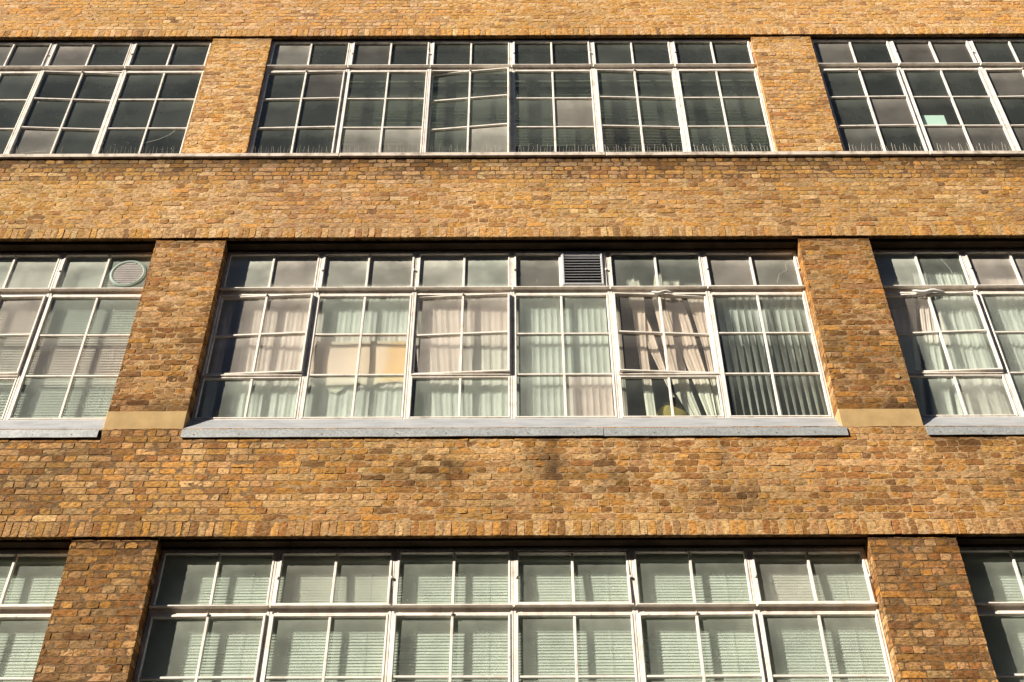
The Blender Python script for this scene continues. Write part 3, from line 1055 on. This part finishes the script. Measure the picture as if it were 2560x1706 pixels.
cloth('curtain', 'pale curtain with slanting folds in the window outside the right pier, middle row', 'curtain', 'net',
      [(P5([(8.6, .03), (10.5, .02)]), P5([(8.6, .16), (9.6, .30), (10.4, .42)]), YB + .12, 8.6, 10.6, 2, .02, .2),
       (P5([(8.6, .22), (9.6, .34), (10.3, .44), (10.7, .46)]), P5([(8.6, .42), (9.6, .50), (10.3, .58), (10.7, .6)]), YB + .095, 8.6, 10.7, 2.5, .02, .4),
       (P5([(8.6, .47), (9.6, .56), (10.3, .62)]), P5([(8.6, .98), (10.6, .98)]), YB + .11, 8.6, 10.7, 4, .028, .4)], 'curtains of the middle row')
x0, x1, _ = UX['R2']
cloth('curtain', 'pale curtain in soft folds at the far right end of the middle row', 'curtain', 'net',
      [(const(x0 + .02), const(x1 - .02), YB + .11, 8.6, 10.62, 7, .028, .1)], 'curtains of the middle row')
x0, x1, _ = UX['R3']


def vertical_blind(unit, label, pitch, width, twist, y, z0, z1):
    x0, x1, _ = UX[unit]
    root = empty('vertical_blind', ((x0 + x1) / 2, y, z1))
    tag(root, label, 'blind', 'vertical blinds of the middle row')
    org = tuple(root.location)
    mb = MB()
    mb.box(x0 + .012, x1 - .012, y - .02, y + .02, z1, z1 + .035)
    o = mb.build('head_rail', M['net'], root, origin=org)
    o.location = (0, 0, 0)
    mb = MB()
    x = x0 + 0.05
    k = 0
    while x < x1 - 0.03:
        G = []
        for i in range(4):
            t = i / 3 - .5
            colm = []
            for j in range(25):
                s = 1 - j / 24
                an = twist(s, k, (x - x0) / (x1 - x0))
                colm.append((x + t * width * math.cos(an), y + t * width * math.sin(an) + 0.010 * (0.25 - t * t) * 4 - .01, z0 + (z1 - z0) * j / 24))
            G.append(colm)
        mb.grid(G)
        x += pitch
        k += 1
    o = mb.build('slats', M['net'], root, smooth=True, origin=org)
    o.location = (0, 0, 0)
    return root


vertical_blind('M4', 'closed pale green vertical blind below the louvred vent', 0.068, 0.072, lambda s, k, f: 0.10 + 0.05 * math.sin(k * 2.1), YB + 0.09, 8.60, 10.40)
vertical_blind('M6', 'vertical blind with slats twisted open towards the bottom, beside the right pier', 0.077, 0.082,
               lambda s, k, f: (0.20 + 1.05 * max(0, s - 0.12) * (1.25 - 0.45 * f)) + 0.05 * math.sin(k * 1.7), YB + 0.10, 8.58, 10.44)

# sheets, rags and small things at the windows
x0, x1, _ = UX['M2']
mb = MB()
G = []
for i in range(15):
    t = i / 14
    low = 9.135 - (0.16 * max(0, 1 - abs(t - .28) / .2) if t < .5 else 0.10 * max(0, 1 - abs(t - .62) / .10)) + 0.01 * math.sin(t * 23)
    G.append([(x0 + 0.04 + t * (x1 - x0 - 0.075), 0.283 + 0.005 * math.sin(t * 9 + j), low + (9.70 - low) * j / 6) for j in range(7)])
mb.grid(G)
o = mb.build('paper_sheet', M['sheet'], smooth=True, origin=(x0 + .5, 0.283, 9.4))
tag(o, 'yellowed paper sheet with an orange stained edge stuck behind the glass', 'paper')

x0, x1, _ = UX['R2']
mb = MB()
mb.box(5.235, 5.545, 0.125, 0.128, 13.110, 13.345)
o = mb.build('paper_sheet', M['paper'], origin=(5.39, 0.126, 13.11))
tag(o, 'pale aqua paper sheet standing inside a dark top row pane', 'paper')


def rag(cx, cy, cz, label, w, flat):
    mb = MB()
    G = []
    for i in range(17):
        t = i / 16 - .5
        col_ = []
        for j in range(8):
            a = 2 * math.pi * j / 7
            r = 0.026 * (1 - abs(t * 2) ** 1.6) ** .7 + 0.003
            col_.append((cx + t * w, cy + math.cos(a) * r * 0.9 - .01, cz + math.sin(a) * r * flat + 0.012 * math.sin(t * 9) + rng.normal(0, .002)))
        G.append(col_)
    mb.grid(G)
    o = mb.build('white_rag', M['rag'], smooth=True, origin=(cx, cy, cz))
    tag(o, label, 'rag', 'white rags jammed in window pivots')


rag((UX['M5'][0] + UX['M5'][1]) / 2 + 0.03, 0.155, 10.285, 'crumpled white rag stuffed in the sash above the bunched curtain', 0.24, 0.75)
rag((UX['R1'][0] + UX['R1'][1]) / 2 + 0.0, 0.155, 10.287, 'flat white rag jammed over the sash just outside the right pier', 0.36, 0.85)


def sack(name, label, cat, mat, c, r):
    mb = MB()
    G = []
    for i in range(13):
        th = math.pi * i / 12
        G.append([(c[0] + r[0] * math.sin(th) * math.cos(p) * (1 + .12 * math.sin(3 * p + i)), c[1] + r[1] * math.sin(th) * math.sin(p), c[2] + r[2] * (1 - math.cos(th)) * (1 + .05 * math.sin(2 * p))) for p in [2 * math.pi * k / 16 for k in range(17)]])
    mb.grid(G)
    o = mb.build(name, M[mat], smooth=True, origin=c)
    tag(o, label, cat)


x0 = UX['M5'][0]
sack('yellow_bag', 'blurred yellow bag on the sill between the bunched curtain strips', 'bag', 'yellow', (x0 + 0.56, 0.40, 8.57), (0.17, 0.05, 0.16))
x0 = UX['M3'][0]
sack('green_bag', 'small dark green bag in the lower corner beside a net curtain', 'bag', 'green', (x0 + 0.115, 0.27, 8.57), (0.035, 0.03, 0.22))
x0 = UX['M1'][0]
sack('yellow_bag', 'narrow yellow bag in the shaded lower corner beside the pier', 'bag', 'yellow', (x0 + 0.22, 0.34, 8.57), (0.045, 0.03, 0.12))

# ------------------------------------------------------------------ bird spikes on the top ledge
def spike_strip(x0, x1, label, n, bend):
    root = empty('bird_spike_strip', ((x0 + x1) / 2, 0.035, 12.4715))
    tag(root, label, 'bird spikes', 'bird spike strips along the top ledge')
    org = tuple(root.location)
    mb = MB()
    mb.box(x0, x1, 0.022, 0.05, 12.4712, 12.477)
    o = mb.build('base_strip', M['metal'], root, origin=org)
    o.location = (0, 0, 0)
    mb = MB()
    for i in range(n):
        x = x0 + (x1 - x0) * (i + .5) / n
        s = (i % 3 - 1)
        h_ = 0.185 + rng.normal(0, .008)
        mb.tube((x, 0.036, 12.476), (x + bend + rng.normal(0, 0.012), 0.036 + s * 0.025, 12.476 + h_), 0.0014, 5, 0.0010)
    o = mb.build('spikes', M['pin'], root, origin=org)
    o.location = (0, 0, 0)


SPL = {'L3': 'under the window at the far left end', 'L2': 'under the second window outside the left pier', 'L1': 'under the window just outside the left pier',
       'M1': 'under the window just right of the left pier', 'M2': 'under the two grey frosted bottom panes', 'M3': 'under the swung open sash',
       'M4': 'under the window right of the swung open sash', 'M5': 'under the pane showing pale slats', 'M6': 'under the window against the right pier',
       'R1': 'under the window just outside the right pier', 'R2': 'under the window holding the aqua paper', 'R3': 'under the window at the far right end'}
for u, t in SPL.items():
    x0, x1, _ = UX[u]
    a, b = x0 + 0.06, x1 - 0.06
    if u == 'L2':
        b = x0 + 0.72
    spike_strip(a, b, 'bird spike strip ' + t, 25 if u[0] == 'M' else 22, {'L1': -0.012, 'L2': -0.03, 'L3': -0.02}.get(u, rng.uniform(-.008, .012)))

# ------------------------------------------------------------------ ground
mb = MB()
mb.box(-400, 400, -400, -2.6, -0.5, 0.0)
tag(mb.build('road', M['asphalt']), 'dark asphalt street', None, None, 'structure')
mb = MB()
mb.box(-400, 400, -2.598, 8, -0.5, 0.12)
tag(mb.build('pavement', M['paving']), 'paved footway with a raised kerb', None, None, 'structure')

# unseen block added across the street to shade roadway and window recesses
block = empty('shade_block', (0, -18, 0))
tag(block, 'plain brown unseen block added across the street to shade it', 'building')
mb = MB()
hs = [0.0, 4.2, 6.2, 8.0, 10.0, 11.8, 13.8, 15.6, 17.6, 21.3]
for k, (a, b) in enumerate(zip(hs, hs[1:])):
    d = 0.0 if k % 2 == 0 else 0.12
    mb.box(-75, 60, -30, -18.0 - d, a, b)
o = mb.build('shade_block_wall', M['far'], block)
o.location = (0, 18, 0)
mb = MB()
for k in range(1, 8, 2):
    x = -74.0
    while x < 59:
        mb.box(x, x + 0.5, -18.119, -18.03, hs[k] + .002, hs[k + 1] - .002)
        x += 3.1
o = mb.build('shade_block_mullions', M['far'], block)
o.location = (0, 18, 0)

# ------------------------------------------------------------------ light
to_sun = Vector((-1.55, -1.0, 0.95)).normalized()
elev = math.asin(to_sun.z)
sun = bpy.data.lights.new('sun', 'SUN')
sun.energy = 5.0
sun.angle = math.radians(0.5)
sun.color = (1.0, 0.915, 0.785)
so = bpy.data.objects.new('sun', sun)
so.rotation_euler = (-to_sun).to_track_quat('-Z', 'Y').to_euler()
so.location = (-20, -20, 30)
COL.objects.link(so)

w = bpy.data.worlds.new('World')
scene.world = w
w.use_nodes = True
nt = w.node_tree
bg = nt.nodes['Background']
sky = nt.nodes.new('ShaderNodeTexSky')
sky.sky_type = 'NISHITA'
sky.sun_disc = False
sky.air_density = 0.7
sky.dust_density = 0.2
sky.ozone_density = 1.5
sky.sun_elevation = elev
sky.sun_rotation = math.atan2(to_sun.x, to_sun.y)
nt.links.new(sky.outputs[0], bg.inputs['Color'])
bg.inputs['Strength'].default_value = 0.05

# ------------------------------------------------------------------ camera
th, ro = math.radians(40.5), math.radians(-0.2)
F = Vector((0, math.cos(th), math.sin(th)))
Uv = Vector((0, -math.sin(th), math.cos(th)))
Rv = Vector((1, 0, 0))
R2 = Rv * math.cos(ro) + Uv * math.sin(ro)
U2 = -Rv * math.sin(ro) + Uv * math.cos(ro)
cam = bpy.data.cameras.new('camera')
cam.sensor_width = 36
cam.lens = 2870 / 2560 * 36
cam.clip_end = 2000
co = bpy.data.objects.new('camera', cam)
mat = Matrix((R2, U2, -F)).transposed().to_4x4()
mat.translation = (0, -9.2, 1.6)
co.matrix_world = mat
COL.objects.link(co)
scene.camera = co

# ------------------------------------------------------------------ view
vs = scene.view_settings
vs.view_transform = 'Standard'
vs.look = 'None'
vs.exposure = 1.0
vs.gamma = 1.0
vs.use_curve_mapping = False
scene.cycles.use_denoising = True
scene.cycles.max_bounces = 10
scene.cycles.transparent_max_bounces = 16
scene.cycles.sample_clamp_indirect = 4.0
